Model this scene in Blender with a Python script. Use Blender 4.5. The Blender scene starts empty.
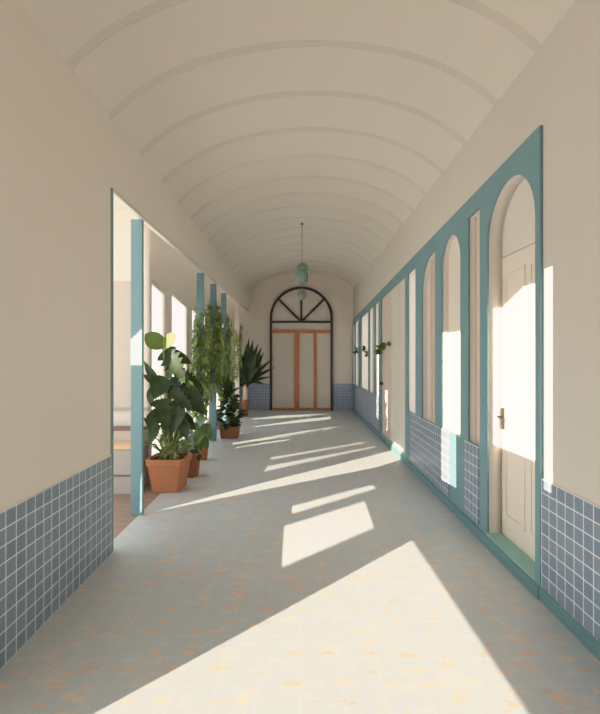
import bpy, bmesh, math, random
from mathutils import Vector, Matrix

random.seed(7)
sc = bpy.context.scene
COL = sc.collection
EYE = 1.5
FPX = 460.0

# ------------------------------------------------------------------ helpers
def lin(c):
    c = c / 255.0
    return c / 12.92 if c <= 0.04045 else ((c + 0.055) / 1.055) ** 2.4

def rgb(r, g, b):
    return (lin(r), lin(g), lin(b), 1.0)

def floor_at(px, py):
    k = EYE / (py - 357.0)
    return Vector(((px - 300.0) * k, FPX * k, 0.0))

def wall_at(px, py, X=1.5):
    D = FPX * X / (px - 300.0)
    return Vector((X, D, EYE - (py - 357.0) * D / FPX))

def point_at(px, py, D):
    return Vector(((px - 300.0) * D / FPX, D, EYE - (py - 357.0) * D / FPX))

class Nodes:
    def __init__(self, name):
        self.m = bpy.data.materials.new(name)
        self.m.use_nodes = True
        self.t = self.m.node_tree
        self.b = self.t.nodes['Principled BSDF']
        self.out = self.t.nodes['Material Output']
    def n(self, typ, **kw):
        nd = self.t.nodes.new(typ)
        for k, v in kw.items():
            setattr(nd, k, v)
        return nd
    def l(self, a, b):
        self.t.links.new(a, b)
    def val(self, sock, v):
        if isinstance(v, bpy.types.NodeSocket):
            self.l(v, sock)
        else:
            sock.default_value = v
    def math(self, op, a, b=None, c=None, clamp=False):
        nd = self.n('ShaderNodeMath', operation=op, use_clamp=clamp)
        self.val(nd.inputs[0], a)
        if b is not None: self.val(nd.inputs[1], b)
        if c is not None: self.val(nd.inputs[2], c)
        return nd.outputs[0]
    def mix(self, f, a, b):
        nd = self.n('ShaderNodeMix', data_type='RGBA')
        self.val(nd.inputs[0], f); self.val(nd.inputs[6], a); self.val(nd.inputs[7], b)
        return nd.outputs[2]
    def obj(self):
        return self.n('ShaderNodeTexCoord').outputs['Object']
    def noise(self, vec, scale, detail=3.0, rough=0.55):
        nd = self.n('ShaderNodeTexNoise')
        nd.inputs['Scale'].default_value = scale
        nd.inputs['Detail'].default_value = detail
        nd.inputs['Roughness'].default_value = rough
        self.l(vec, nd.inputs['Vector'])
        return nd.outputs['Fac']
    def scaled(self, vec, s):
        nd = self.n('ShaderNodeMapping')
        nd.inputs['Scale'].default_value = s
        self.l(vec, nd.inputs['Vector'])
        return nd.outputs[0]
    def ramp(self, f, p0, p1):
        nd = self.n('ShaderNodeMapRange', interpolation_type='SMOOTHSTEP')
        self.val(nd.inputs[0], f)
        nd.inputs[1].default_value = p0; nd.inputs[2].default_value = p1
        return nd.outputs[0]
    def bump(self, h, strength, dist=0.01):
        nd = self.n('ShaderNodeBump')
        nd.inputs['Strength'].default_value = strength
        nd.inputs['Distance'].default_value = dist
        self.l(h, nd.inputs['Height'])
        self.l(nd.outputs[0], self.b.inputs['Normal'])

def plain(name, c, rough=0.6, var=0.08, scale=6.0, metal=0.0, spec=0.5, bump=0.0):
    N = Nodes(name)
    o = N.obj()
    f = N.noise(o, scale, 4)
    dark = tuple(x * (1 - var) for x in c[:3]) + (1,)
    lite = tuple(min(1, x * (1 + var)) for x in c[:3]) + (1,)
    N.l(N.mix(f, dark, lite), N.b.inputs['Base Color'])
    N.b.inputs['Roughness'].default_value = rough
    N.b.inputs['Metallic'].default_value = metal
    N.b.inputs['Specular IOR Level'].default_value = spec
    if bump:
        N.bump(N.noise(o, scale * 12, 4), bump)
    return N.m

def tile_mat(name, axis, c0, c1, grout, size=0.0833, off=(0.0, 0.0)):
    """square glazed tiles with pale joints; axis = the horizontal axis of the wall (0 or 1)"""
    N = Nodes(name)
    sep = N.n('ShaderNodeSeparateXYZ')
    N.l(N.obj(), sep.inputs[0])
    u = N.math('DIVIDE', N.math('ADD', sep.outputs[axis], off[0]), size)
    v = N.math('DIVIDE', N.math('ADD', sep.outputs[2], off[1]), size)
    def edge(x):
        fr = N.math('FRACT', x)
        return N.math('MINIMUM', fr, N.math('SUBTRACT', 1.0, fr))
    e = N.math('MINIMUM', edge(u), edge(v))
    joint = N.math('SUBTRACT', 1.0, N.ramp(e, 0.022, 0.05))
    cmb = N.n('ShaderNodeCombineXYZ')
    N.l(N.math('FLOOR', u), cmb.inputs[0]); N.l(N.math('FLOOR', v), cmb.inputs[1])
    wn = N.n('ShaderNodeTexWhiteNoise', noise_dimensions='2D')
    N.l(cmb.outputs[0], wn.inputs['Vector'])
    tile = N.mix(wn.outputs['Value'], c0, c1)
    N.l(N.mix(joint, tile, grout), N.b.inputs['Base Color'])
    N.l(N.math('MULTIPLY_ADD', joint, 0.5, 0.28), N.b.inputs['Roughness'])
    N.bump(N.ramp(e, 0.02, 0.08), 0.4, 0.003)
    return N.m

def floor_mat():
    N = Nodes('terrazzo_tile_floor')
    o = N.obj()
    n1 = N.noise(o, 1.1, 3)
    base = N.mix(n1, rgb(172, 182, 187), rgb(182, 189, 190))
    # pale worn blotches
    n2 = N.noise(N.scaled(o, (9, 12, 1)), 1.0, 4)
    base = N.mix(N.math('MULTIPLY', N.ramp(n2, 0.5, 0.75), 0.45), base, rgb(206, 209, 201))
    # terracotta flakes, a few to each tile
    wob = N.n('ShaderNodeTexNoise'); wob.inputs['Scale'].default_value = 17; wob.inputs['Detail'].default_value = 3
    N.l(o, wob.inputs['Vector'])
    vm = N.n('ShaderNodeVectorMath', operation='MULTIPLY_ADD')
    N.l(wob.outputs['Color'], vm.inputs[0]); vm.inputs[1].default_value = (0.16, 0.05, 0); N.l(o, vm.inputs[2])
    def flakes(scale, seed, thr, keep):
        mp = N.n('ShaderNodeMapping')
        mp.inputs['Location'].default_value = (seed, seed * 1.7, 0); mp.inputs['Scale'].default_value = scale
        N.l(vm.outputs[0], mp.inputs['Vector'])
        v = N.n('ShaderNodeTexVoronoi', voronoi_dimensions='2D')
        v.inputs['Scale'].default_value = 1.0; v.inputs['Randomness'].default_value = 0.75
        N.l(mp.outputs[0], v.inputs['Vector'])
        sp = N.n('ShaderNodeSeparateXYZ'); N.l(v.outputs['Color'], sp.inputs[0])
        on = N.math('GREATER_THAN', sp.outputs[0], keep)
        size = N.math('MULTIPLY_ADD', sp.outputs[1], thr, thr * 0.55)
        a = N.ramp(N.math('DIVIDE', v.outputs['Distance'], size), 1.0, 0.65)
        return N.math('MULTIPLY', a, on), sp.outputs[2]
    f1, r1 = flakes((5.2, 9.5, 1), 3.1, 0.185, 0.2)
    f2, r2 = flakes((9.5, 17, 1), 9.4, 0.17, 0.45)
    f3, r3 = flakes((3.6, 5.0, 1), 5.7, 0.26, 0.45)
    gaps = N.ramp(N.noise(o, 40, 3), 0.34, 0.55)
    soft = N.math('MULTIPLY', f3, N.math('MULTIPLY', N.ramp(N.noise(o, 22, 4), 0.4, 0.62), 0.5))
    col = N.mix(soft, base, rgb(222, 196, 168))
    fl = N.math('MULTIPLY', N.math('MAXIMUM', f1, N.math('MULTIPLY', f2, 0.7)), gaps)
    col = N.mix(N.math('MULTIPLY', fl, 0.8), col, N.mix(r1, rgb(232, 194, 152), rgb(212, 158, 118)))
    # fine joints of the square floor tiles
    sep = N.n('ShaderNodeSeparateXYZ'); N.l(o, sep.inputs[0])
    def edge(x):
        fr = N.math('FRACT', N.math('DIVIDE', x, 0.19))
        return N.math('MINIMUM', fr, N.math('SUBTRACT', 1.0, fr))
    e = N.math('MINIMUM', edge(sep.outputs[0]), edge(sep.outputs[1]))
    j = N.math('MULTIPLY', N.math('SUBTRACT', 1.0, N.ramp(e, 0.005, 0.03)), 0.22)
    col = N.mix(j, col, rgb(214, 212, 204))
    N.l(col, N.b.inputs['Base Color'])
    N.b.inputs['Roughness'].default_value = 0.42
    N.b.inputs['Specular IOR Level'].default_value = 0.5
    return N.m

def wood_mat(name, c0, c1, s=(2, 18, 18), rough=0.55):
    N = Nodes(name)
    f = N.noise(N.scaled(N.obj(), s), 1.0, 5, 0.6)
    N.l(N.mix(N.ramp(f, 0.3, 0.7), c0, c1), N.b.inputs['Base Color'])
    N.b.inputs['Roughness'].default_value = rough
    return N.m

def plank_mat():
    N = Nodes('brown_floorboards')
    o = N.obj()
    sep = N.n('ShaderNodeSeparateXYZ'); N.l(o, sep.inputs[0])
    fr = N.math('FRACT', N.math('DIVIDE', sep.outputs[1], 0.14))
    e = N.math('MINIMUM', fr, N.math('SUBTRACT', 1.0, fr))
    f = N.noise(N.scaled(o, (3, 25, 1)), 1.0, 4)
    c = N.mix(f, rgb(128, 102, 86), rgb(156, 130, 110))
    N.l(N.mix(N.ramp(e, 0.0, 0.05), rgb(92, 66, 52), c), N.b.inputs['Base Color'])
    N.b.inputs['Roughness'].default_value = 0.5
    return N.m

def leaf_mat(name, c0, c1, scale=9.0, trans=0.1):
    N = Nodes(name)
    f = N.noise(N.obj(), scale, 3)
    N.l(N.mix(N.ramp(f, 0.3, 0.7), c0, c1), N.b.inputs['Base Color'])
    N.b.inputs['Roughness'].default_value = 0.5
    N.b.inputs['Specular IOR Level'].default_value = 0.22
    tr = N.n('ShaderNodeBsdfTranslucent'); N.l(N.mix(0.5, c1, rgb(140, 165, 60)), tr.inputs['Color'])
    mx = N.n('ShaderNodeMixShader'); mx.inputs[0].default_value = trans
    N.l(N.b.outputs[0], mx.inputs[1]); N.l(tr.outputs[0], mx.inputs[2])
    N.l(mx.outputs[0], N.out.inputs['Surface'])
    return N.m

def glass_mat():
    N = Nodes('clear_window_glass')
    tr = N.n('ShaderNodeBsdfTransparent'); tr.inputs['Color'].default_value = (0.96, 0.97, 0.95, 1)
    gl = N.n('ShaderNodeBsdfGlossy'); gl.inputs['Roughness'].default_value = 0.02
    fr = N.n('ShaderNodeLayerWeight'); fr.inputs['Blend'].default_value = 0.12
    mx = N.n('ShaderNodeMixShader')
    N.l(N.math('MULTIPLY', fr.outputs['Facing'], 0.18), mx.inputs[0]); N.l(tr.outputs[0], mx.inputs[1]); N.l(gl.outputs[0], mx.inputs[2])
    N.l(mx.outputs[0], N.out.inputs['Surface'])
    return N.m

def frosted_mat():
    N = Nodes('frosted_window_panel')
    f = N.noise(N.obj(), 2.0, 3)
    c = N.mix(f, rgb(206, 196, 182), rgb(214, 205, 192))
    N.l(c, N.b.inputs['Base Color']); N.b.inputs['Roughness'].default_value = 0.4
    tr = N.n('ShaderNodeBsdfTranslucent'); N.l(c, tr.inputs['Color'])
    mx = N.n('ShaderNodeMixShader'); mx.inputs[0].default_value = 0.5
    N.l(N.b.outputs[0], mx.inputs[1]); N.l(tr.outputs[0], mx.inputs[2])
    N.l(mx.outputs[0], N.out.inputs['Surface'])
    return N.m

M = dict(
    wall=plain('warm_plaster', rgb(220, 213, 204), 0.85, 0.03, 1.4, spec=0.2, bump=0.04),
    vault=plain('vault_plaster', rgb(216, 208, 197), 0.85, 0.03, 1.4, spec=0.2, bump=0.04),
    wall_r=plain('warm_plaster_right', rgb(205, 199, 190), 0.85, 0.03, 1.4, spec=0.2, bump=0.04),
    rib=plain('shaded_rib_plaster', rgb(203, 195, 184), 0.85, 0.03, 1.4, spec=0.2),  # darker than the vault: shade lines of the ribs put into the colour
    endwall=plain('end_plaster', rgb(218, 207, 196), 0.85, 0.03, 1.4, spec=0.2),
    teal=plain('teal_paint', rgb(100, 142, 150), 0.5, 0.07, 3.0),
    teal_dark=plain('deep_teal_paint', rgb(90, 132, 134), 0.5, 0.07, 3.0),
    teal_lit=plain('sunlit_teal_sill_paint', rgb(128, 178, 166), 0.5, 0.06, 3.0),  # teal paint lightened, its sunlit tone put into the colour
    cream=plain('cream_door_paint', rgb(232, 222, 206), 0.45, 0.03, 2.0),
    cream2=plain('pinkish_cream_paint', rgb(222, 203, 188), 0.5, 0.04, 2.0),
    cream3=plain('pale_frosted_panel', rgb(226, 220, 206), 0.35, 0.03, 2.0),
    tan=plain('tan_mullion_paint', rgb(210, 196, 180), 0.5, 0.05, 3.0),
    tile_l=tile_mat('blue_tiles_near', 1, rgb(98, 120, 140), rgb(112, 132, 150), rgb(226, 230, 234)),
    tile_r=tile_mat('blue_grey_tiles', 1, rgb(100, 122, 142), rgb(114, 134, 154), rgb(236, 236, 236)),
    tile_e=tile_mat('end_blue_tiles', 0, rgb(128, 142, 172), rgb(140, 153, 182), rgb(190, 196, 210)),
    floor=floor_mat(),
    planks=plank_mat(),
    black=plain('black_iron', rgb(34, 28, 26), 0.45, 0.1, 8.0),
    orange_wood=wood_mat('orange_brown_wood', rgb(165, 98, 56), rgb(190, 120, 72), (14, 14, 2)),
    door_grey=plain('grey_door_panel', rgb(206, 196, 184), 0.45, 0.04, 1.5),
    bench_grey=plain('grey_bench_paint', rgb(160, 156, 150), 0.6, 0.05, 3.0),
    bench_tan=wood_mat('tan_bench_wood', rgb(206, 164, 118), rgb(226, 188, 140)),
    bench_dark=wood_mat('dark_ledge_wood', rgb(96, 70, 58), rgb(120, 90, 74)),
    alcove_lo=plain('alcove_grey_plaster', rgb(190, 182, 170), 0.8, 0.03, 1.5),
    terra=plain('terracotta', rgb(164, 100, 60), 0.75, 0.12, 7.0, bump=0.1),
    terra_dark=plain('brown_terracotta', rgb(140, 80, 50), 0.75, 0.16, 9.0, bump=0.12),
    soil=plain('potting_soil', rgb(62, 44, 32), 0.95, 0.3, 40.0, bump=0.5),
    leaf_dark=leaf_mat('dark_green_leaf', rgb(20, 34, 12), rgb(42, 60, 22), 12, 0.05),
    leaf_mid=leaf_mat('mid_green_leaf', rgb(52, 78, 38), rgb(100, 126, 60), 14),
    leaf_olive=leaf_mat('olive_green_leaf', rgb(72, 92, 34), rgb(88, 108, 42), 4, 0.06),
    leaf_stripe=leaf_mat('striped_green_leaf', rgb(70, 98, 46), rgb(176, 190, 116), 30),
    leaf_vine=leaf_mat('vine_leaf', rgb(62, 84, 46), rgb(136, 154, 84), 12, 0.2),
    leaf_palm=leaf_mat('palm_leaf', rgb(24, 34, 16), rgb(42, 56, 26), 9, 0.05),
    stem=plain('green_stem', rgb(112, 130, 66), 0.6, 0.15, 20.0),
    vine_stem=plain('brown_vine_stem', rgb(92, 84, 52), 0.7, 0.15, 20.0),
    trunk=plain('pale_trunk', rgb(214, 192, 168), 0.8, 0.15, 18.0, bump=0.3),
    cord=plain('pendant_cord', rgb(120, 106, 92), 0.6, 0.05, 8.0),
    lamp_green=plain('grey_green_shade', rgb(104, 128, 116), 0.35, 0.1, 8.0),
    lamp_teal=plain('teal_glass_shade', rgb(104, 134, 128), 0.18, 0.35, 10.0),
    lamp_grey=plain('smoky_grey_shade', rgb(110, 116, 104), 0.25, 0.12, 8.0),
    frosted=frosted_mat(),
    glass=glass_mat(),
    ground=plain('pale_courtyard_paving', rgb(232, 226, 216), 0.9, 0.05, 0.6),
    light_mask=plain('light_mask_render', rgb(234, 222, 204), 0.9, 0.04, 0.5),  # for the added, unseen light masks only
)

def link(o, parent=None, kind=None, label=None, cat=None, group=None):
    COL.objects.link(o)
    if parent is not None: o.parent = parent
    if kind: o['kind'] = kind
    if label: o['label'] = label
    if cat: o['category'] = cat
    if group: o['group'] = group
    return o

def thing(name, loc, label, cat, group=None):
    o = bpy.data.objects.new(name, None)
    o.location = loc; o.empty_display_size = 0.1
    return link(o, None, None, label, cat, group)

def build(name, bm, mat, parent=None, kind=None, smooth=False, **kw):
    """mesh object from a bmesh in world coordinates (re-based on a parent's location)"""
    bmesh.ops.recalc_face_normals(bm, faces=bm.faces[:]) if kw.pop('recalc', True) else None
    if parent is not None:
        off = parent.location.copy()
        p = parent.parent
        while p is not None:
            off += p.location; p = p.parent
        bmesh.ops.translate(bm, vec=-off, verts=bm.verts[:])
    me = bpy.data.meshes.new(name)
    bm.to_mesh(me); bm.free()
    me.materials.append(mat)
    if smooth:
        for p in me.polygons: p.use_smooth = True
    return link(bpy.data.objects.new(name, me), parent, kind, **kw)

def box(bm, x0, x1, y0, y1, z0, z1, bev=0.0):
    vs = [bm.verts.new((x, y, z)) for x in (x0, x1) for y in (y0, y1) for z in (z0, z1)]
    fs = [bm.faces.new([vs[i] for i in q]) for q in
          ((0, 1, 3, 2), (4, 6, 7, 5), (0, 4, 5, 1), (2, 3, 7, 6), (0, 2, 6, 4), (1, 5, 7, 3))]
    if bev:
        es = list({e for f in fs for e in f.edges})
        bmesh.ops.bevel(bm, geom=es, offset=bev, segments=2, affect='EDGES', profile=0.5)

def tube(bm, pts, radii, n=8, cap=True):
    rings = []
    up = Vector((0.13, 0.31, 0.94))
    for i, p in enumerate(pts):
        a = pts[max(i - 1, 0)]; b = pts[min(i + 1, len(pts) - 1)]
        d = (Vector(b) - Vector(a)).normalized()
        s = d.cross(up)
        if s.length < 1e-3: s = d.cross(Vector((1, 0, 0)))
        s.normalize(); t = d.cross(s)
        r = radii[i] if hasattr(radii, '__len__') else radii
        rings.append([bm.verts.new(Vector(p) + (s * math.cos(2 * math.pi * k / n) + t * math.sin(2 * math.pi * k / n)) * r) for k in range(n)])
    for a, b in zip(rings, rings[1:]):
        for k in range(n):
            bm.faces.new((a[k], a[(k + 1) % n], b[(k + 1) % n], b[k]))
    if cap:
        bm.faces.new(rings[0][::-1]); bm.faces.new(rings[-1])

def lathe(bm, c, prof, n=28):
    rings = []
    for r, z in prof:
        if r < 1e-5:
            rings.append([bm.verts.new((c[0], c[1], c[2] + z))])
        else:
            rings.append([bm.verts.new((c[0] + r * math.cos(2 * math.pi * k / n), c[1] + r * math.sin(2 * math.pi * k / n), c[2] + z)) for k in range(n)])
    for a, b in zip(rings, rings[1:]):
        if len(a) == 1 and len(b) == 1: continue
        for k in range(n):
            j = (k + 1) % n
            if len(a) == 1: bm.faces.new((a[0], b[j], b[k]))
            elif len(b) == 1: bm.faces.new((a[k], a[j], b[0]))
            else: bm.faces.new((a[k], a[j], b[j], b[k]))

def plate(loops, to_world, thick):
    """flat plate with holes: loops of (u,v); to_world(u,v,w) with w in +-thick/2; returns a bmesh"""
    cu = bpy.data.curves.new('plate_curve', 'CURVE')
    cu.dimensions = '2D'; cu.fill_mode = 'BOTH'; cu.extrude = thick / 2
    for lp in loops:
        sp = cu.splines.new('POLY'); sp.points.add(len(lp) - 1); sp.use_cyclic_u = True
        for p, (u, v) in zip(sp.points, lp): p.co = (u, v, 0, 1)
    o = bpy.data.objects.new('plate_tmp', cu); COL.objects.link(o)
    dg = bpy.context.evaluated_depsgraph_get()
    me = bpy.data.meshes.new_from_object(o.evaluated_get(dg))
    bpy.data.objects.remove(o); bpy.data.curves.remove(cu)
    bm = bmesh.new(); bm.from_mesh(me); bpy.data.meshes.remove(me)
    bmesh.ops.remove_doubles(bm, verts=bm.verts[:], dist=1e-5)
    for v in bm.verts: v.co = to_world(*v.co)
    return bm

def rect(a, b, c, d): return [(a, c), (b, c), (b, d), (a, d)]
def arch(a, b, c, d, n=24):
    """rectangle with semicircular head, a..b wide, bottom c, crown d"""
    r = (b - a) / 2; m = (a + b) / 2
    return [(a, c), (b, c)] + [(m + r * math.cos(math.pi * k / n), d - r + r * math.sin(math.pi * k / n)) for k in range(n + 1)]

# ------------------------------------------------------------------ camera
cam = bpy.data.cameras.new('camera'); co = bpy.data.objects.new('camera', cam); COL.objects.link(co)
co.location = (0, 0, EYE); co.rotation_euler = (math.pi / 2, 0, 0)
cam.sensor_fit = 'VERTICAL'; cam.sensor_height = 36.0; cam.lens = FPX / 714.0 * 36.0
cam.clip_start = 0.02
sc.camera = co

# ------------------------------------------------------------------ setting
D_END, BACK = 13.0, -3.0
XL, XR = -1.45, 1.5
SP_L, SP_R, APEX = 3.34, 3.44, 3.90

bm = bmesh.new(); box(bm, -60, 60, -40, 90, -0.35, -0.2)
build('ground', bm, M['ground'], kind='structure')
bm = bmesh.new(); box(bm, -1.53, 1.62, BACK, D_END, -0.15, 0.0)
build('floor', bm, M['floor'], kind='structure')
bm = bmesh.new(); box(bm, -1.86, -1.53, 5.45, D_END, -0.15, 0.0)
build('floor_aisle', bm, M['floor'], kind='structure')
bm = bmesh.new(); box(bm, -2.43, -1.53, 1.6, 5.45, -0.15, 0.0)
build('floor_alcove', bm, M['planks'], kind='structure')

# vault with ribs
def vz(s):
    R = 1.12
    return (math.sqrt(R * R - s * s) - math.sqrt(R * R - 1)) / (R - math.sqrt(R * R - 1))
VC, VH = (XL + XR) / 2, (XR - XL) / 2
def vault_pt(s, drop=0.0):
    sp = SP_L + (SP_R - SP_L) * (s + 1) / 2
    mid = (SP_L + SP_R) / 2
    z = sp + (APEX - mid) * vz(s)
    return (VC + VH * s, z - drop)
NS = 48
SS = [math.sin(-math.pi / 2 + math.pi * i / NS) for i in range(NS + 1)]
bm = bmesh.new()
prof = [vault_pt(s) for s in SS] + [(XR, SP_R), (XR + 0.25, SP_R), (XR + 0.25, 4.2), (XL - 0.25, 4.2), (XL - 0.25, SP_L)]
a = [bm.verts.new((x, BACK, z)) for x, z in prof]; b = [bm.verts.new((x, D_END, z)) for x, z in prof]
for i in range(len(prof)):
    j = (i + 1) % len(prof); bm.faces.new((a[i], a[j], b[j], b[i]))
bmesh.ops.remove_doubles(bm, verts=bm.verts[:], dist=1e-5)
ceil = build('ceiling', bm, M['vault'], kind='structure', smooth=False)
y = 1.0
ribs = []
ribY = [0.30, 0.95, 1.60, 2.26, 2.90, 3.52, 4.18, 4.84, 5.48, 6.12, 6.72, 7.3, 7.9, 8.5, 9.1, 9.7, 10.3, 10.9, 11.5, 12.1, 12.6]
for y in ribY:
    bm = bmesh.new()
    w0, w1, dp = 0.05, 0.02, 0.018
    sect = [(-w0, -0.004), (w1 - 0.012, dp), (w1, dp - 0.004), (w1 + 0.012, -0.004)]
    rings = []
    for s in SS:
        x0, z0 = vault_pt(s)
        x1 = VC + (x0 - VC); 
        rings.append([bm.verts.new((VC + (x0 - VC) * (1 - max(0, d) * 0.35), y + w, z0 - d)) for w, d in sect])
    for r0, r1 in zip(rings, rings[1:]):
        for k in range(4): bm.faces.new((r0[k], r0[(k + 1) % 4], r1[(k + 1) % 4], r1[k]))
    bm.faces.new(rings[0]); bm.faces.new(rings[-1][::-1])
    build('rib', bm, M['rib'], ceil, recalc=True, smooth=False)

# end wall
bm = bmesh.new(); box(bm, -2.0, 1.75, D_END, D_END + 0.2, -0.15, 4.2)
build('wall_end', bm, M['endwall'], kind='structure')
for n, (x0, x1) in enumerate(((-1.78, -0.86), (0.94, 1.47))):
    bm = bmesh.new(); box(bm, x0, x1, D_END - 0.02, D_END, 0.0, 0.75)
    build('trim_%d' % (n + 1), bm, M['tile_e'], kind='structure')

# left walls: the near pier, header and lintel over the colonnade
PIER0, PIER1 = 2.12, 3.52
LINT = 2.81
wl = lambda u, v, w: (-1.49 + w, u, v)
bm = plate([[(BACK, 0), (-1.1, 0), (-1.1, 0.95), (1.55, 0.95), (1.55, 0.0), (PIER1, 0), (PIER1, LINT), (D_END, LINT), (D_END, SP_L), (BACK, SP_L)], rect(-0.55, 0.6, 1.75, 3.13), rect(1.2, 1.95, 1.12, 2.95)], wl, 0.08)  # unseen near openings shaped to pass the sun and limit sky light
build('wall_left', bm, M['wall'], kind='structure')
bm = bmesh.new(); box(bm, -1.45, -1.438, PIER0, PIER1 - 0.001, 0.0, 0.75)
build('trim_3', bm, M['tile_l'], kind='structure')
bm = bmesh.new(); box(bm, -1.53, -1.444, PIER1, PIER1 + 0.045, 0.0, LINT - 0.01, 0.003)
build('trim_4', bm, M['teal_dark'], kind='structure')
bm = bmesh.new(); box(bm, -2.5, -1.53, 2.6, 5.57, 3.25, 3.35)
build('ceiling_aisle', bm, M['wall'], kind='structure')
bm = bmesh.new(); box(bm, -2.5, -1.53, 5.57, D_END, 3.30, 3.306)  # unseen glass roof added to brighten the far aisle
build('added_skylight', bm, M['glass'], kind='structure')

# alcove end wall, outer wall with windows
bm = bmesh.new(); box(bm, -2.43, -1.86, 5.45, 5.57, 0, 3.25)
build('wall_alcove', bm, M['wall'], kind='structure')
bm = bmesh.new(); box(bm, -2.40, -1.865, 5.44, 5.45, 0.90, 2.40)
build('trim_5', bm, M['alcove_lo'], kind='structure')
bm = bmesh.new(); box(bm, -2.40, -1.79, 5.42, 5.45, 0.865, 0.90, 0.004)
build('trim_6', bm, M['bench_grey'], kind='structure')

wins = [(5.53, 6.20, 2.44, 2.36), (6.40, 7.40, 2.42, 2.32), (7.60, 8.10, 2.33, 2.30), (8.32, 9.20, 2.33, 2.30), (9.42, 10.5, 2.33, 2.30), (10.85, 11.6, 2.33, 2.30)]
SILL = 0.2
holes = [[(a, SILL), (b, SILL), (b, t1), (a, t0)] for a, b, t0, t1 in wins]
bm = plate([rect(5.45, D_END, 0, 3.25)] + holes, lambda u, v, w: (-1.82 + w, u, v), 0.08)
build('wall_outer', bm, M['wall'], kind='structure')
for n, (a, b, t0, t1) in enumerate(wins):
    i = 0.028
    fr = plate([[(a, SILL), (b, SILL), (b, t1), (a, t0)], [(a + i, SILL + i), (b - i, SILL + i), (b - i, t1 - i), (a + i, t0 - i)]],
               lambda u, v, w: (-1.825 + w, u, v), 0.05)
    f = build('window_%d' % (n + 1), fr, M['cream'], kind='structure')
    gp = plate([[(a + i, SILL + i), (b - i, SILL + i), (b - i, t1 - i), (a + i, t0 - i)]], lambda u, v, w: (-1.83 + w, u, v), 0.006)
    build('pane', gp, M['glass'], f)
# low tiled dado between the outer windows
tl = [(6.20, 6.40), (7.40, 7.60), (8.10, 8.32), (9.20, 9.42), (10.5, 10.85), (11.6, 13.0)]
bm = bmesh.new()
box(bm, -1.78, -1.77, 5.45, D_END - 0.02, 0, SILL)
for a, b in tl: box(bm, -1.78, -1.77, a, min(b, D_END - 0.02), SILL, 0.75)
build('trim_7', bm, M['tile_r'], kind='structure')

# right wall, teal frame with bays
top = lambda D: 2.93 - 0.0375 * (D - 2.875)
BW = 0.16
bays = []
F0, F1 = 2.84, 12.98
def raked(a, b, z): return [(a, z), (b, z), (b, top(b) - BW), (a, top(a) - BW)]
bay_door = arch(2.897, 3.65, 0.10, 2.77)
bay2 = raked(3.79, 4.06, 0.76)
bay3 = arch(4.25, 4.82, 0.76, 2.70)
r4 = 0.40
a4, b4 = 5.04, 5.60
bay4 = [(a4, 0.76), (b4, 0.76)] + [(b4 - r4 + r4 * math.cos(math.pi / 2 * k / 10), 2.66 - r4 + r4 * math.sin(math.pi / 2 * k / 10)) for k in range(11)] + [(a4, 2.66)]
bay5 = raked(5.9, 6.34, 0.76)
bay_dbl = raked(6.48, 8.41, 0.10)
far = [raked(8.66, 9.10, 0.76), raked(9.30, 9.86, 0.76), raked(10.0, 11.18, 0.76), raked(11.7, 12.37, 0.76), raked(12.55, 12.88, 0.76)]
allbays = [bay_door, bay2, bay3, bay4, bay5, bay_dbl] + far
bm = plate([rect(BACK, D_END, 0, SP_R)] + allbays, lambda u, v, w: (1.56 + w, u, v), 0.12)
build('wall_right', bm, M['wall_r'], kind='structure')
frame = [(F0, 0.0), (F1, 0.0), (F1, top(F1)), (F0, top(F0))]
bm = plate([frame] + allbays, lambda u, v, w: (1.49 + w, u, v), 0.02)
build('trim_8', bm, M['teal'], kind='structure')
bm = bmesh.new(); box(bm, 1.66, 1.75, BACK, 5.7, -0.15, SP_R)
build('wall_right_outer', bm, M['wall'], kind='structure')
bm = bmesh.new(); box(bm, 1.466, 1.48, F0, F1, 0.0, 0.085, 0.004)
build('baseboard_right', bm, M['teal_dark'], kind='structure')
bm = bmesh.new(); box(bm, 1.475, 1.5, BACK, F0, 0.0, 0.085, 0.004)
build('baseboard_near', bm, M['teal_dark'], kind='structure')
bm = bmesh.new(); box(bm, 1.488, 1.5, BACK, F0, 0.085, 0.75)
build('trim_9', bm, M['tile_r'], kind='structure')
for n, (a, b) in enumerate(((3.80, 4.13), (4.56, 6.16), (8.60, 12.2))):
    bm = bmesh.new(); box(bm, 1.472, 1.48, a, b, 0.115, 0.75)
    build('trim_%d' % (10 + n), bm, M['tile_r'], kind='structure')
# sills under the two doors
for n, (a, b) in enumerate(((2.897, 3.65), (6.48, 8.41))):
    bm = bmesh.new(); box(bm, 1.478, 1.60, a, b, 0.0, 0.106, 0.003)
    build('trim_%d' % (13 + n), bm, M['teal_lit'], kind='structure')

# arched door
bm = bmesh.new(); box(bm, 1.602, 1.645, 2.86, 3.70, 0.10, 2.28, 0.003)
door1 = build('door_1', bm, M['cream'], kind='structure')
bm = bmesh.new(); box(bm, 1.602, 1.63, 2.86, 3.70, 2.285, 2.85)
build('transom_panel', bm, M['wall'], door1)
for a, b in ((3.02, 3.20), (3.27, 3.58)):
    for z0, z1 in ((0.26, 2.16),):
        loops = [rect(a, b, z0, z1), rect(a + 0.022, b - 0.022, z0 + 0.022, z1 - 0.022)]
        bm = plate(loops, lambda u, v, w: (1.599 + w, u, v), 0.008)
        build('panel_moulding', bm, M['cream'], door1)
h = wall_at(503.5, 427, 1.60)
bm = bmesh.new()
box(bm, 1.590, 1.602, h.y - 0.022, h.y + 0.022, 0.93, 1.10, 0.004)
tube(bm, [(1.592, h.y, 1.03), (1.555, h.y, 1.03)], 0.008)
tube(bm, [(1.557, h.y + 0.006, 1.03), (1.555, h.y - 0.05, 1.03), (1.557, h.y - 0.10, 1.026)], 0.008)
build('door_handle', bm, M['black'], door1)

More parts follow.
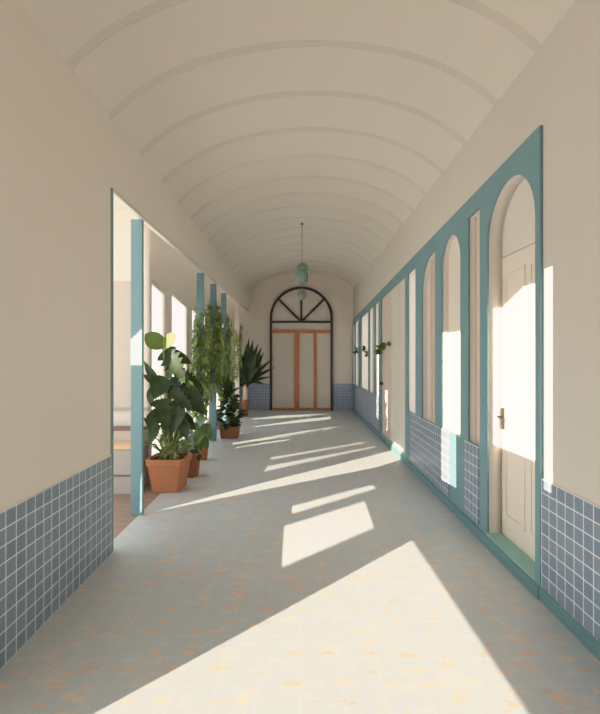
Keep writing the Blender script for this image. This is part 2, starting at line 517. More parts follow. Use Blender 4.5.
# three-leaf cream door further along
door2 = None
lv = [(6.48, 6.955), (6.965, 7.635), (7.645, 8.41)]
bm = plate([raked(6.482, 8.408, 0.108)], lambda u, v, w: (1.545 + w, u, v), 0.03)
door2 = build('door_2', bm, M['tan'], kind='structure')
for i, (a, b) in enumerate(lv):
    bm = plate([raked(a + 0.008, b - 0.008, 0.11)], lambda u, v, w: (1.519 + w, u, v), 0.02)
    build('leaf', bm, M['cream2'] if i == 2 else M['cream3'], door2)
bm = bmesh.new(); lathe(bm, (0, 0, 0), [(0, 0.0), (0.03, 0.004), (0.032, 0.012), (0.012, 0.016), (0.012, 0.03), (0.03, 0.04), (0.034, 0.052), (0.022, 0.064), (0, 0.068)], 16)
bmesh.ops.rotate(bm, verts=bm.verts[:], matrix=Matrix.Rotation(-math.pi / 2, 3, 'Y'))
bmesh.ops.translate(bm, verts=bm.verts[:], vec=(1.508, 8.33, 1.02))
build('door_knob', bm, M['black'], door2, smooth=True)

# pale panels behind the other bays
def bay_window(n, a, b, z1, mat, mull, mmat):
    bm = bmesh.new()
    if mat is M['frosted']:
        vs = [bm.verts.new(p) for p in ((1.507, a, 0.76), (1.507, b, 0.76), (1.507, b, z1), (1.507, a, z1))]
        bm.faces.new(vs)
    else:
        bm.free(); bm = plate([{7: bay2, 8: bay3, 9: bay4}[n]], lambda u, v, w: (1.555 + w, u, v), 0.02)
    w = build('window_%d' % n, bm, mat, kind='structure')
    for m, wd in mull:
        xf = 1.495 if mat is M['frosted'] else 1.52
        bm = bmesh.new(); box(bm, xf, xf + 0.027, m - wd / 2, m + wd / 2, 0.765, z1 - 0.08, 0.003)
        build('mullion', bm, mmat, w)
bay_window(7, 3.79, 4.06, 2.80, M['cream2'], [(4.035, 0.04)], M['tan'])
bay_window(8, 4.25, 4.82, 2.76, M['cream'], [(4.80, 0.03)], M['cream2'])
bay_window(9, 5.04, 5.60, 2.72, M['cream2'], [(5.12, 0.05), (5.24, 0.04), (5.36, 0.025)], M['tan'])
bay_window(10, 5.9, 6.34, 2.66, M['frosted'], [(5.93, 0.03)], M['cream'])
bay_window(11, 8.66, 9.10, 2.55, M['frosted'], [(8.86, 0.03)], M['tan'])
bay_window(12, 9.30, 9.86, 2.53, M['frosted'], [(9.56, 0.03)], M['tan'])
bay_window(13, 10.0, 11.18, 2.49, M['frosted'], [(10.10, 0.04)], M['tan'])
bay_window(14, 11.7, 12.37, 2.43, M['frosted'], [(12.0, 0.04)], M['tan'])
bay_window(15, 12.55, 12.88, 2.40, M['frosted'], [], M['tan'])

# arched door in the end wall
DC, DR, SPR, CROWN = 0.037, 0.89, 2.49, 3.48
bm = plate([arch(DC - DR + 0.02, DC + DR - 0.02, 0.0, CROWN - 0.02, 40)], lambda u, v, w: (u, D_END - 0.015 + w, v), 0.03)
door3 = build('door_3', bm, M['door_grey'], kind='structure')
yF = D_END - 0.055
o_ = lambda u, v, w: (u, yF + w, v)
bm = plate([arch(DC - DR, DC + DR, 0.0, CROWN, 40), arch(DC - DR + 0.07, DC + DR - 0.07, -0.0 + 0.005, CROWN - 0.07, 40)], o_, 0.05)
build('arched_frame', bm, M['black'], door3)
bm = bmesh.new(); box(bm, DC - DR + 0.06, DC + DR - 0.06, yF - 0.02, yF + 0.02, SPR - 0.035, SPR + 0.03)
build('fanlight_rail', bm, M['black'], door3)
for ang in (45, 90, 135):
    bm = bmesh.new()
    d = Vector((math.cos(math.radians(ang)), 0, math.sin(math.radians(ang))))
    p0 = Vector((DC, yF, SPR)); p1 = p0 + d * (DR + (0.05 if ang == 90 else 0.0))
    s = Vector((-d.z, 0, d.x)) * 0.032; t = Vector((0, 0.018, 0))
    vs = [bm.verts.new(p + s * i + t * j) for p in (p0, p1) for i in (-1, 1) for j in (-1, 1)]
    for q in ((0, 1, 3, 2), (4, 6, 7, 5), (0, 4, 5, 1), (2, 3, 7, 6), (0, 2, 6, 4), (1, 5, 7, 3)):
        bm.faces.new([vs[i] for i in q])
    build('fanlight_bar', bm, M['black'], door3)
bm = bmesh.new(); box(bm, DC - DR + 0.07, DC + DR - 0.07, yF - 0.01, yF + 0.025, 2.17, 2.27, 0.004)
build('transom_rail', bm, M['orange_wood'], door3)
bm = bmesh.new(); box(bm, DC - DR + 0.07, DC + DR - 0.07, yF - 0.01, yF + 0.025, 0.0, 0.07, 0.004)
build('bottom_rail', bm, M['orange_wood'], door3)
for x0, x1 in ((294.2, 299.4), (313.5, 316.8)):
    a, b = (x0 - 300) * D_END / FPX, (x1 - 300) * D_END / FPX
    bm = bmesh.new(); box(bm, a, b, yF - 0.012, yF + 0.025, 0.07, 2.17, 0.004)
    build('stile', bm, M['orange_wood'], door3)

# ------------------------------------------------------------------ columns of the left colonnade
cols = [(4.37, -1.61, 'square teal column nearest the camera, left of the big leafy pot'),
        (7.16, -1.61, 'teal column behind the big leafy pot, first one hung with vines'),
        (8.23, -1.61, 'teal column in the middle of the vine curtain'),
        (9.40, -1.62, 'teal column at the far side of the vine curtain'),
        (11.45, -1.62, 'pale slim far column behind the palm, nearest the end wall')]
for i, (d, x0, lab) in enumerate(cols):
    bm = bmesh.new(); box(bm, x0, x0 + 0.11, d, d + 0.05, 0, LINT, 0.005)
    build('column', bm, M['teal'] if i < 4 else M['tan'], label=lab, cat='column', group='columns of the left colonnade')

# bench against the alcove wall
t = thing('bench', (-2.05, 5.2, 0), 'low grey bench with tan wooden top in the left alcove behind the first column', 'bench')
bm = bmesh.new(); box(bm, -2.34, -1.80, 5.02, 5.41, 0.0, 0.50, 0.004); build('bench_body', bm, M['bench_grey'], t)
bm = bmesh.new(); box(bm, -2.35, -1.79, 4.98, 5.26, 0.50, 0.54, 0.006); build('bench_top', bm, M['bench_tan'], t)
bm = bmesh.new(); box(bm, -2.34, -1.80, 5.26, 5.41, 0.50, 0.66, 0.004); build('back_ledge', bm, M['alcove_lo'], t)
bm = bmesh.new(); box(bm, -2.35, -1.79, 5.24, 5.415, 0.66, 0.69, 0.004); build('ledge_cap', bm, M['bench_dark'], t)
bm = bmesh.new(); box(bm, -2.34, -1.80, 5.005, 5.02, 0.20, 0.215); build('front_strip', bm, M['bench_dark'], t)

# ------------------------------------------------------------------ pendant lamp
PY = 8.2
px = (302 - 300) * PY / FPX
t = thing('pendant_lamp', (px, PY, 3.88), 'hanging lamp of three grey-green glass shades on a long cord', 'lamp')
bm = bmesh.new(); tube(bm, [(px, PY, 3.895), (px, PY, 2.50)], 0.007, 8); build('cord', bm, M['cord'], t)
bm = bmesh.new(); lathe(bm, (px, PY, 3.84), [(0, 0.01), (0.022, 0.012), (0.026, 0.03), (0.02, 0.05), (0, 0.052)], 20); build('ceiling_rose', bm, M['cord'], t, smooth=True)
def globe(bm, c, r, sq=1.0, n=14):
    lathe(bm, c, [(r * math.sin(math.pi * i / n) if 0 < i < n else 0, -r * sq * math.cos(math.pi * i / n)) for i in range(n + 1)], 28)
bm = bmesh.new(); globe(bm, (px + 0.01, PY, 3.09), 0.105, 0.86); build('shade', bm, M['lamp_green'], t, smooth=True)
bm = bmesh.new()
lathe(bm, (px - 0.012, PY - 0.02, 2.80), [(0, -0.005), (0.07, 0), (0.10, 0.02), (0.122, 0.08), (0.125, 0.14), (0.115, 0.2), (0.085, 0.235), (0, 0.245)], 28)
build('shade', bm, M['lamp_teal'], t, smooth=True)
bm = bmesh.new(); globe(bm, (px, PY, 2.61), 0.09, 1.12); build('shade', bm, M['lamp_grey'], t, smooth=True)

# ------------------------------------------------------------------ plants
def leaf(bm, base, tip, width, shape='ovate', normal=None, droop=0.15, fold=0.18, n=8, split=False):
    base, tip = Vector(base), Vector(tip)
    ax = tip - base; L = ax.length; ax.normalize()
    nm = Vector(normal) if normal is not None else Vector((0, -1, 0.5))
    nm = (nm - ax * nm.dot(ax))
    if nm.length < 1e-3: nm = ax.orthogonal()
    nm.normalize(); side = ax.cross(nm)
    rows = []
    for i in range(n + 1):
        t = i / n
        if shape == 'heart': w = (math.sin(math.pi * min(1, (t * 0.9 + 0.1)) ** 0.75)) ** 0.8 * (1.0 if t > 0 else 0.55)
        elif shape == 'paddle': w = math.sin(math.pi * (0.04 + 0.96 * t) ** 1.0) ** 0.6
        elif shape == 'lance': w = math.sin(math.pi * (0.06 + 0.94 * t) ** 0.7) ** 1.0
        elif shape == 'strap': w = (1 - t ** 3) * (0.6 + 0.4 * min(1, t * 4))
        else: w = math.sin(math.pi * (0.03 + 0.97 * t) ** 0.8)
        w = max(w, 0.02) if 0 < t < 1 else (0.02 if t == 1 else max(w, 0.04))
        if split and 0.2 < t < 0.95 and i % 2: w *= 0.52
        hw = w * width / 2
        c = base + ax * (L * t) - nm * (droop * L * t * t) + nm * (droop * L * 0.25 * math.sin(math.pi * t))
        up = nm * (fold * hw)
        if split and i == 0: pass
        rows.append([bm.verts.new(c - side * hw + up), bm.verts.new(c - side * hw * 0.5 + up * 0.35), bm.verts.new(c), bm.verts.new(c + side * hw * 0.5 + up * 0.35), bm.verts.new(c + side * hw + up)])
    for r0, r1 in zip(rows, rows[1:]):
        for k in range(4): bm.faces.new((r0[k], r0[k + 1], r1[k + 1], r1[k]))

def curve_pts(a, b, sag, n=7):
    a, b, sag = Vector(a), Vector(b), Vector(sag)
    return [a.lerp(b, i / n) + sag * math.sin(math.pi * i / n) for i in range(n + 1)]

def square_pot(t, c, w_top, w_bot, h, mat):
    x, y, z = c
    bm = bmesh.new()
    def ring(w, zz, cx=0.0):
        k = 0.10 * w
        pts = []
        for sx, sy in ((1, 1), (-1, 1), (-1, -1), (1, -1)):
            order = [(sx * w / 2, sy * (w / 2 - k)), (sx * (w / 2 - k), sy * w / 2)]
            if sx * sy < 0: order.reverse()
            pts += order
        return [bm.verts.new((x + p[0], y + p[1], z + zz)) for p in pts]
    lip = 0.07 * h / 0.37
    rs = [ring(w_bot * 0.96, 0), ring(w_bot, 0.01), ring(w_top * 0.93, h - lip), ring(w_top, h - lip + 0.004), ring(w_top * 1.01, h - 0.006), ring(w_top * 0.985, h), ring(w_top * 0.86, h), ring(w_top * 0.82, h * 0.6)]
    for a, b in zip(rs, rs[1:]):
        for k in range(8): bm.faces.new((a[k], a[(k + 1) % 8], b[(k + 1) % 8], b[k]))
    bm.faces.new(rs[0][::-1]); bm.faces.new(rs[-1])
    build('pot', bm, mat, t)
    bm = bmesh.new()
    r1 = ring(w_top * 0.85, h * 0.86); cc = bm.verts.new((x, y, z + h * 0.92))
    for k in range(8): bm.faces.new((r1[k], r1[(k + 1) % 8], cc))
    build('soil', bm, M['soil'], t, recalc=True)

def round_pot(t, c, r_top, r_bot, h, mat):
    bm = bmesh.new()
    lathe(bm, c, [(0, 0), (r_bot * 0.95, 0), (r_bot, 0.012), (r_top * 0.93, h * 0.80), (r_top, h * 0.81), (r_top, h * 0.985), (r_top * 0.97, h), (r_top * 0.86, h), (r_top * 0.80, h * 0.6), (0, h * 0.6)], 28)
    build('pot', bm, mat, t, smooth=False)
    bm = bmesh.new(); lathe(bm, c, [(r_top * 0.855, h * 0.86), (r_top * 0.4, h * 0.9), (0, h * 0.92)], 24)
    build('soil', bm, M['soil'], t, recalc=True)

# big leafy plant in the square terracotta pot
c1 = Vector((-1.485, 5.24, 0.0)); D1 = 5.15
t = thing('potted_plant', c1, 'tall plant with big dark split leaves in the square terracotta pot', 'plant', 'potted plants along the left side')
square_pot(t, c1, 0.43, 0.32, 0.37, M['terra'])
soil_top = c1 + Vector((0, 0, 0.33))
spec = [  # base px, tip px, width px, depth offset, tip depth offset, shape
    ((165, 350), (184, 379), 25, -0.05, -0.12, 'heart', True),
    ((170, 352), (192, 364), 12, 0.00, 0.05, 'heart', False),
    ((178, 371), (200, 384), 15, 0.05, 0.08, 'heart', True),
    ((186, 372), (168, 392), 20, 0.02, -0.05, 'heart', True),
    ((163, 376), (154, 399), 19, -0.10, -0.15, 'heart', False),
    ((157, 381), (143, 361), 9, -0.02, -0.05, 'lance', False),
    ((157, 383), (142, 374), 8, -0.05, -0.08, 'lance', False),
    ((153, 386), (150, 407), 10, -0.08, -0.12, 'ovate', False),
    ((180, 385), (205, 414), 21, 0.00, -0.05, 'heart', False),
    ((172, 391), (193, 411), 17, -0.08, -0.18, 'heart', True),
    ((160, 399), (166, 431), 23, -0.16, -0.24, 'heart', True),
    ((176, 402), (172, 433), 22, -0.12, -0.2, 'heart', False),
    ((156, 410), (150, 433), 14, -0.08, -0.14, 'ovate', False),
    ((158, 432), (143, 417), 8, -0.02, -0.06, 'lance', False),
    ((180, 412), (196, 431), 12, -0.02, -0.02, 'ovate', False),
    ((184, 418), (186, 440), 12, -0.05, -0.10, 'ovate', False),
    ((168, 380), (176, 401), 15, 0.08, 0.05, 'heart', False),
    ((160, 425), (146, 447), 9, -0.1, -0.14, 'ovate', False),
    ((190, 380), (204, 396), 12, 0.1, 0.12, 'heart', False),
]
bmD, bmS = bmesh.new(), bmesh.new()
for b, p, w, d0, d1, shp, spl in spec:
    B = point_at(b[0], b[1], D1 + d0); T = point_at(p[0], p[1], D1 + d1)
    nm = Vector((random.uniform(-.35, .35), -1, random.uniform(0.1, 0.7)))
    leaf(bmD, B, T, w * D1 / FPX, shp, nm, 0.10, 0.25, 12, spl)
    root = soil_top + Vector((random.uniform(-.05, .05), random.uniform(-.05, .05), 0))
    tube(bmS, curve_pts(root, B, Vector((random.uniform(-.03, .03), 0.02, 0.0))), [0.008 - 0.0005 * i for i in range(8)], 6)
build('foliage', bmD, M['leaf_dark'], t, smooth=True, recalc=False)
for b, p, w in (((163.5, 347), (145, 334), 17.5), ((162.5, 347), (175.5, 333.5), 12.5)):
    B = point_at(b[0], b[1], D1 - 0.1); T = point_at(p[0], p[1], D1 - 0.16)
    bm = bmesh.new(); leaf(bm, B, T, w * D1 / FPX, 'paddle', Vector((0, -1, 0.35)), 0.03, 0.08, 12)
    build('young_leaf', bm, M['leaf_olive'], t, smooth=True, recalc=False, label='rounded olive green leaf at the top')
    tube(bmS, curve_pts(soil_top, B, Vector((0.01, 0.02, 0))), [0.009 - 0.0006 * i for i in range(8)], 6)
build('stems', bmS, M['stem'], t, smooth=True)
bm = bmesh.new()
for i in range(46):
    a = random.uniform(0, 2 * math.pi); r = random.uniform(0.10, 0.27); hgt = random.uniform(0.16, 0.40)
    b0 = soil_top + Vector((random.uniform(-.10, .10), random.uniform(-.1, .1), -0.01))
    end = b0 + Vector((math.cos(a) * r, math.sin(a) * r * 0.8 - 0.03, hgt))
    leaf(bm, b0, end, random.uniform(0.026, 0.042), 'strap', Vector((-math.cos(a), -math.sin(a), 1.6)), 0.5, 0.25, 8)
bmL = bmesh.new()
for q in range(44):
    pxx = random.gauss(171, 13); pyy = random.uniform(368, 446)
    pxx = max(148, min(198, pxx))
    if pyy < 385: pxx = max(160, pxx)
    B = point_at(pxx, pyy, D1 + random.uniform(-0.05, 0.16))
    a = random.uniform(0, 2 * math.pi); L = random.uniform(0.08, 0.17)
    T = B + Vector((math.cos(a) * L, random.uniform(-.06, .04), math.sin(a) * L * 0.8 - 0.03))
    T.x = max(T.x, -1.73)
    leaf(bmL, B, T, L * random.uniform(.42, .62), 'ovate', Vector((random.uniform(-.6, .6), -1, random.uniform(0, .8))), 0.12, 0.25, 7)
    tube(bmL, curve_pts(soil_top + Vector((random.uniform(-.04, .04), random.uniform(-.04, .04), 0)), B, Vector((0, 0.02, 0)), 4), 0.004, 5)
build('small_leaves', bmL, M['leaf_mid'], t, smooth=True, recalc=False, label='smaller lighter green leaves among the big ones')
build('strap_leaves', bm, M['leaf_stripe'], t, smooth=True, recalc=False, label='pale striped strap leaves above the rim')

def bushy(t, c, h, r, n, size, mat, stem_h, shp='ovate', flat=1.0):
    bmF, bmT = bmesh.new(), bmesh.new()
    for i in range(n):
        a = random.uniform(0, 2 * math.pi); v = random.random()
        rr = r * math.sqrt(random.random()) * (0.55 + 0.45 * math.sin(math.pi * min(1, v + 0.15)))
        B = c + Vector((math.cos(a) * rr * 0.8, math.sin(a) * rr * 0.8, stem_h + v * h * 0.85))
        out = Vector((math.cos(a), math.sin(a), random.uniform(-0.5, 0.6))).normalized()
        T = B + out * size * random.uniform(0.75, 1.25)
        leaf(bmF, B, T, size * random.uniform(0.5, 0.75), shp, Vector((math.cos(a) * .3, -.6, 1)), 0.22, 0.2, 6)
        if i % 3 == 0:
            tube(bmT, curve_pts(c + Vector((0, 0, stem_h * 0.9)), B, Vector((0, 0, 0.02)), 4), 0.005, 5)
    build('foliage', bmF, mat, t, smooth=True, recalc=False)
    build('stems', bmT, M['stem'], t, smooth=True)

# dark pot right behind the big one
c2 = Vector((-1.38, 5.80, 0.0))
t = thing('potted_plant', c2, 'low plant in the dark brown round pot tucked right behind the square pot', 'plant', 'potted plants along the left side')
round_pot(t, c2, 0.135, 0.10, 0.30, M['terra_dark'])
bushy(t, c2, 0.16, 0.10, 12, 0.15, M['leaf_dark'], 0.27)

# small pot with broad light green leaves
c3 = Vector((-1.44, 6.75, 0.0))
t = thing('potted_plant', c3, 'small terracotta pot with a few broad light green leaves, second behind the square pot', 'plant', 'potted plants along the left side')
round_pot(t, c3, 0.10, 0.08, 0.20, M['terra'])
bmF, bmT = bmesh.new(), bmesh.new()
for b, p, w in (((203, 430), (193, 446), 12), ((204, 424), (211, 440), 11), ((199, 424), (207, 418), 9), ((197, 440), (200, 454), 7), ((203, 436), (208, 449), 8), ((199, 428), (189, 424), 8)):
    B = point_at(b[0], b[1], 6.7); T = point_at(p[0], p[1], 6.6)
    leaf(bmF, B, T, w * 6.7 / FPX, 'heart', Vector((random.uniform(-.3, .3), -1, .9)), 0.1, 0.2, 8)
    tube(bmT, curve_pts(c3 + Vector((0, 0, .18)), B, Vector((0, 0, .02))), 0.006, 6)
build('foliage', bmF, M['leaf_mid'], t, smooth=True, recalc=False)
build('stems', bmT, M['stem'], t, smooth=True)

# bushy plant in the wide pot beyond the vines
c4 = Vector((-1.31, 8.60, 0.0))
t = thing('potted_plant', c4, 'bushy dark green plant in the low wide terracotta pot past the vines', 'plant', 'potted plants along the left side')
square_pot(t, c4, 0.37, 0.31, 0.22, M['terra_dark'])
bushy(t, c4, 0.66, 0.20, 85, 0.17, M['leaf_dark'], 0.20)
# taller arching leaves
bm = bmesh.new()
for p in ((216, 384), (222, 378), (231, 380), (238, 386), (227, 372)):
    B = point_at(227 + random.uniform(-3, 3), 398, 8.6)
    leaf(bm, B, point_at(p[0], p[1], 8.5), 0.10, 'lance', Vector((0, -1, .6)), 0.3, 0.2, 8)
build('arching_leaves', bm, M['leaf_dark'], t, smooth=True, recalc=False)

# palm in the tall narrow pot
c5 = Vector((-1.385, 11.55, 0.0))
t = thing('potted_palm', c5, 'spiky dark palm with pale trunk in the tall narrow pot near the end wall', 'plant', 'potted plants along the left side')
round_pot(t, c5, 0.10, 0.085, 0.42, M['terra_dark'])
bm = bmesh.new(); tube(bm, [c5 + Vector((0, 0, 0.36)), c5 + Vector((0.01, 0, 0.6)), c5 + Vector((0.0, 0, 0.86))], [0.062, 0.055, 0.045], 12)
build('trunk', bm, M['trunk'], t, smooth=True)
bm = bmesh.new()
crown = c5 + Vector((0, 0, 0.80))
for p, w, dd, dr in (((253, 340), 8, -.1, .05), ((262, 347), 8, -.1, .08), ((246, 344), 8, 0, .05), ((258, 343), 8, .1, .05), ((264, 352), 7, 0, .1), ((249, 338), 7, .15, .05),
                ((272, 357), 4, -.1, .25), ((274, 366), 4, 0, .35), ((270, 374), 4, -.15, .4), ((262, 362), 6, .1, .2), ((241, 352), 8, -.1, .1), ((237, 362), 6, -.1, .2),
                ((229, 372), 5, 0, .35), ((256, 352), 9, -.2, .1), ((251, 350), 9, -.25, .05), ((246, 356), 8, -.2, .1), ((258, 366), 6, -.25, .25), ((242, 375), 5, -.3, .4), ((225, 383), 4, -.1, .45), ((265, 382), 4, .1, .5)):
    T = point_at(p[0], p[1], 11.5 + dd)
    leaf(bm, crown + Vector((random.uniform(-.03, .03), random.uniform(-.03, .03), random.uniform(-.05, .12))), T, w * 11.5 / FPX * 1.2, 'lance', Vector((random.uniform(-.5, .5), -1, .5)), dr * 0.6, 0.25, 10)
build('fronds', bm, M['leaf_palm'], t, smooth=True, recalc=False)

# vines on the columns
def vine(name, cx, cy, z_top, z_bot, n_str, spread, label, leaf_size=0.078, mat='leaf_vine'):
    t = thing(name, (cx, cy, z_bot), label, 'plant', 'vines on the left colonnade')
    bmF, bmT = bmesh.new(), bmesh.new()
    for i in range(n_str):
        a = 2 * math.pi * i / n_str + random.uniform(-.3, .3)
        rr = 0.095 + random.random() * 0.05
        oy = math.sin(a) * rr + random.uniform(-1, 1) * spread
        ox = max(math.cos(a) * rr, -0.12)
        if i % 2 == 0:
            ox = random.uniform(-0.07, 0.10); oy = -0.06 - random.random() * 0.05
        if abs(ox) < 0.075 and abs(oy) < 0.075: ox = 0.08
        zt = z_top - random.random() ** 2 * 0.5; zb = z_bot + random.random() ** 1.5 * 0.6
        P = []
        k = 14
        for j in range(k + 1):
            s = j / k
            P.append(Vector((cx + ox + 0.02 * math.sin(7 * s + i), cy + oy + 0.03 * math.sin(5 * s + 2 * i), zt + (zb - zt) * s)))
        # the shoot leans in to the column at its upper end
        P.insert(0, Vector((cx + (0.062 if ox > 0 else -0.062), cy + max(-.06, min(.06, oy)), zt + 0.06)))
        tube(bmT, P, 0.004, 5)
        m = int((zt - zb) / 0.036)
        for j in range(m):
            s = (j + random.random()) / m
            f = 1 + s * k; q = int(min(f, k)); p = P[q].lerp(P[min(q + 1, k + 1)], f - q)
            b = random.uniform(0, 2 * math.pi)
            if abs(p.x - cx) < 0.13 and math.cos(b) * (p.x - cx) < 0: b += math.pi
            L = leaf_size * random.uniform(0.7, 1.35)
            T = p + Vector((math.cos(b) * L * .7, math.sin(b) * L * .7, -L * random.uniform(.3, 1.0)))
            leaf(bmF, p, T, L * 0.62, 'ovate', Vector((math.cos(b) * .6, math.sin(b) * .6 - .3, 1)), 0.2, 0.2, 4)
    build('shoots', bmT, M['vine_stem'], t, smooth=True)
    build('foliage', bmF, M[mat], t, smooth=True, recalc=False)
vine('climbing_vine', -1.555, 7.185, 2.26, 0.45, 18, 0.10, 'light green vine draped on the second column, nearest of the vines')
vine('climbing_vine', -1.555, 8.255, 2.46, 0.72, 26, 0.30, 'dense light green vine curtain around the middle column')
vine('climbing_vine', -1.565, 9.425, 2.34, 0.62, 22, 0.30, 'light green vine trailing beside the fourth column')
vine('climbing_vine', -1.565, 11.475, 2.35, 0.9, 10, 0.22, 'sparse vine on the pale far column above the palm', 0.075)

# sprigs growing on the right-hand frame
def sprig(pts, D, label):
    c = wall_at(pts[0][0], pts[0][1], 1.47)
    base = Vector((1.475, c.y, c.z))
    t = thing('wall_sprig', base, label, 'plant', 'green sprigs on the right frame')
    bmF, bmT = bmesh.new(), bmesh.new()
    for p in pts:
        q = wall_at(p[0], p[1], 1.42)
        tube(bmT, curve_pts(base, q, Vector((0, 0, .03)), 5), 0.005, 5)
        for k in range(5):
            a = random.uniform(0, 2 * math.pi)
            T = q + Vector((math.cos(a) * .06 - .02, math.sin(a) * .10, random.uniform(-.08, .05)))
            T.x = min(T.x, 1.45)
            leaf(bmF, q, T, 0.065, 'ovate', Vector((-.3, -1, .6)), 0.15, 0.2, 6)
    build('shoots', bmT, M['stem'], t, smooth=True)
    build('foliage', bmF, M['leaf_mid'], t, smooth=True, recalc=False)
sprig([(379, 350), (380, 348), (383, 346), (386, 345), (389, 343), (378.5, 353)], 8.4, 'largest leafy sprig on the right frame, nearest to the camera')
sprig([(366.5, 351), (365.5, 348), (366, 355)], 10.2, 'small leafy sprig on the right frame, middle one of three')
sprig([(356.5, 351), (355.5, 353), (356.5, 348)], 12.1, 'tiny leafy sprig at the far end of the right frame')

# ------------------------------------------------------------------ sunlight shaped by an added, unseen cut-out wall
KY, KZ, XC = 1.05, 0.36, -12.0
def back(p):
    d = p[0] - XC
    return (p[1] - KY * d, p[2] + KZ * d)
def pf(*pts): return [back(floor_at(*p)) for p in pts]
def pw(X, *pts): return [back(wall_at(p[0], p[1], X)) for p in pts]
sun_holes = [
    [back(p) for p in ((-1.40, 1.39, 0), (0.918, 3.77, 0), (0.958, 2.05, 0), (1.0, -0.9, 0), (-1.40, -0.9, 0))],
    pw(1.6, (498, 312), (535, 275), (537, 462), (498, 446)),                         # on the arched door
    pw(1.5, (544.5, 256), (552.5, 254), (552.5, 505), (544.5, 500)),                # strip on the near wall
    pw(1.53, (445, 333), (466, 329), (466, 492), (445, 480)),                       # arched window bay
    [back(p) for p in (floor_at(147, 513), floor_at(398, 463), Vector((1.48, 6.62, 0.17)), Vector((1.48, 7.38, 0.15)), floor_at(386, 452), floor_at(246, 487))],
    pf((234, 448.3), (289.5, 440.2), (289.5, 439), (234, 446.3)),
    pf((229, 445), (340, 429.6), (340, 426), (229, 441.5)),
    pf((254, 427), (330.6, 419.5), (330.6, 416.5), (258, 423.5)),
    pf((252, 419.5), (330, 415.4), (330, 413.5), (256, 416.5)),
    pw(1.505, (377.9, 352), (380, 352), (380, 420), (377.9, 417)),
    pw(1.505, (385, 390), (387.2, 390), (387.2, 432), (385, 430)),
    pw(1.5, (353.7, 356), (354.7, 355), (354.7, 410), (353.7, 409)),
    [back(p) for p in ((-1.615, 4.37, 1.424), (-1.495, 4.37, 1.424), (-1.495, 4.37, 1.775), (-1.615, 4.37, 1.66))],
]
bm = plate([rect(-19.0, 4.5, 3.42, 7.0)] + sun_holes, lambda u, v, w: (XC + w, u, v), 0.004)  # unseen plate added as a mask, holes cut to shape the sun patches
build('wall_sun_mask', bm, M['light_mask'], kind='structure')
bm = bmesh.new()
for yy in (-18.8, -14.0, -9.0, -4.0, 0.5, 4.2): box(bm, XC - 0.15, XC + 0.15, yy - 0.15, yy + 0.15, -0.2, 3.42)  # added posts carrying the sun mask
build('trim_15', bm, M['light_mask'], kind='structure')
# unseen wall added behind the camera to cut near light; opening passes the spot
bm = plate([rect(XL, 1.5, 0, SP_L + 0.02), rect(-0.45, 0.75, 1.6, 2.75)], lambda u, v, w: (u, BACK + 0.06 + w, v), 0.1)
build('wall_back', bm, M['wall'], kind='structure')
sun = bpy.data.lights.new('sun', 'SUN'); so = bpy.data.objects.new('sun', sun); COL.objects.link(so)
sun.energy = 21.0; sun.angle = math.radians(0.04); sun.color = (1.0, 0.885, 0.75)
so.rotation_euler = Vector((1.0, KY, -KZ)).to_track_quat('-Z', 'Y').to_euler()

# added spot behind the camera, shaped into floor patches by a cut-out plate
S = Vector((-0.3, -14.0, 5.0)); YB = -10.0
def backs(p):
    t = (YB - S.y) / (p.y - S.y); q = S + (p - S) * t
    return (q.x, q.z)
def ps(*pts): return [backs(floor_at(*p)) for p in pts]
spot_holes = [
    ps((282, 567.5), (374, 528), (364.5, 501), (284, 526)),
    ps((292, 514), (376.5, 488.5), (372, 484.5), (292, 506)),
    ps((263, 472), (376.5, 447), (376, 445.8), (268, 465.8)),
    ps((270, 460), (364, 443.3), (364, 441.8), (271, 457.3)),
]
bm = plate([rect(-1.6, 1.6, -0.2, 5.6)] + spot_holes, lambda u, v, w: (u, YB + w, v), 0.004)  # unseen plate added to cut the spot beam into patches
build('wall_spot_mask', bm, M['light_mask'], kind='structure')
sp = bpy.data.lights.new('patch_spot', 'SPOT'); spo = bpy.data.objects.new('patch_spot', sp); COL.objects.link(spo)
sp.energy = 100000; sp.shadow_soft_size = 0.003; sp.spot_size = math.radians(12); sp.spot_blend = 0.1; sp.color = (1.0, 0.885, 0.75)
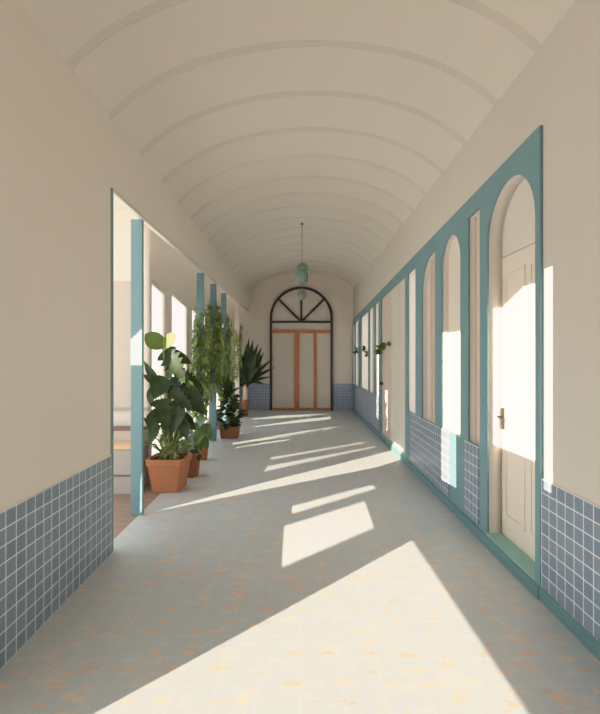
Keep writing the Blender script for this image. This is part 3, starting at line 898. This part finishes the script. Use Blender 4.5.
spo.location = S
spo.rotation_euler = (Vector((0.1, 5.0, 0)) - S).to_track_quat('-Z', 'Y').to_euler()

# ------------------------------------------------------------------ sky
w = bpy.data.worlds.new('sky'); sc.world = w; w.use_nodes = True
nt = w.node_tree
bg = nt.nodes['Background']
tc = nt.nodes.new('ShaderNodeTexCoord'); sx = nt.nodes.new('ShaderNodeSeparateXYZ'); mr = nt.nodes.new('ShaderNodeMapRange')
mx = nt.nodes.new('ShaderNodeMix'); mx.data_type = 'RGBA'
nt.links.new(tc.outputs['Generated'], sx.inputs[0]); nt.links.new(sx.outputs[2], mr.inputs[0])
mr.inputs[1].default_value = 0.0; mr.inputs[2].default_value = 0.8
nt.links.new(mr.outputs[0], mx.inputs[0])
mx.inputs[6].default_value = (0.94, 0.97, 1.02, 1); mx.inputs[7].default_value = (0.86, 0.90, 0.95, 1)
nt.links.new(mx.outputs[2], bg.inputs['Color'])
bg.inputs['Strength'].default_value = 2.2

sc.view_settings.view_transform = 'Standard'
sc.view_settings.look = 'None'
sc.view_settings.exposure = -0.1
sc.view_settings.gamma = 1.17
sc.cycles.max_bounces = 16
sc.cycles.diffuse_bounces = 10
sc.cycles.transparent_max_bounces = 12
sc.cycles.use_denoising = True

# soft highlight shoulder, as the photograph's own exposure has
sc.view_settings.use_curve_mapping = True
cm = sc.view_settings.curve_mapping
cm.use_clip = False
cm.clip_max_x = 6.0; cm.clip_max_y = 2.0
def shape(c, pts):
    c.points[0].location = pts[0]; c.points[1].location = pts[-1]
    for p in pts[1:-1]: c.points.new(*p)
shape(cm.curves[3], [(0.0, 0.0), (0.3, 0.3), (0.6, 0.6), (0.95, 0.92), (1.6, 1.04), (3.0, 1.12), (5.0, 1.16)])
shape(cm.curves[1], [(0.0, 0.0), (0.3, 0.3), (0.5, 0.5), (0.9, 0.825), (1.3, 1.0)])
shape(cm.curves[2], [(0.0, 0.0), (0.3, 0.3), (0.5, 0.49), (0.9, 0.75), (1.3, 0.88)])
cm.update()
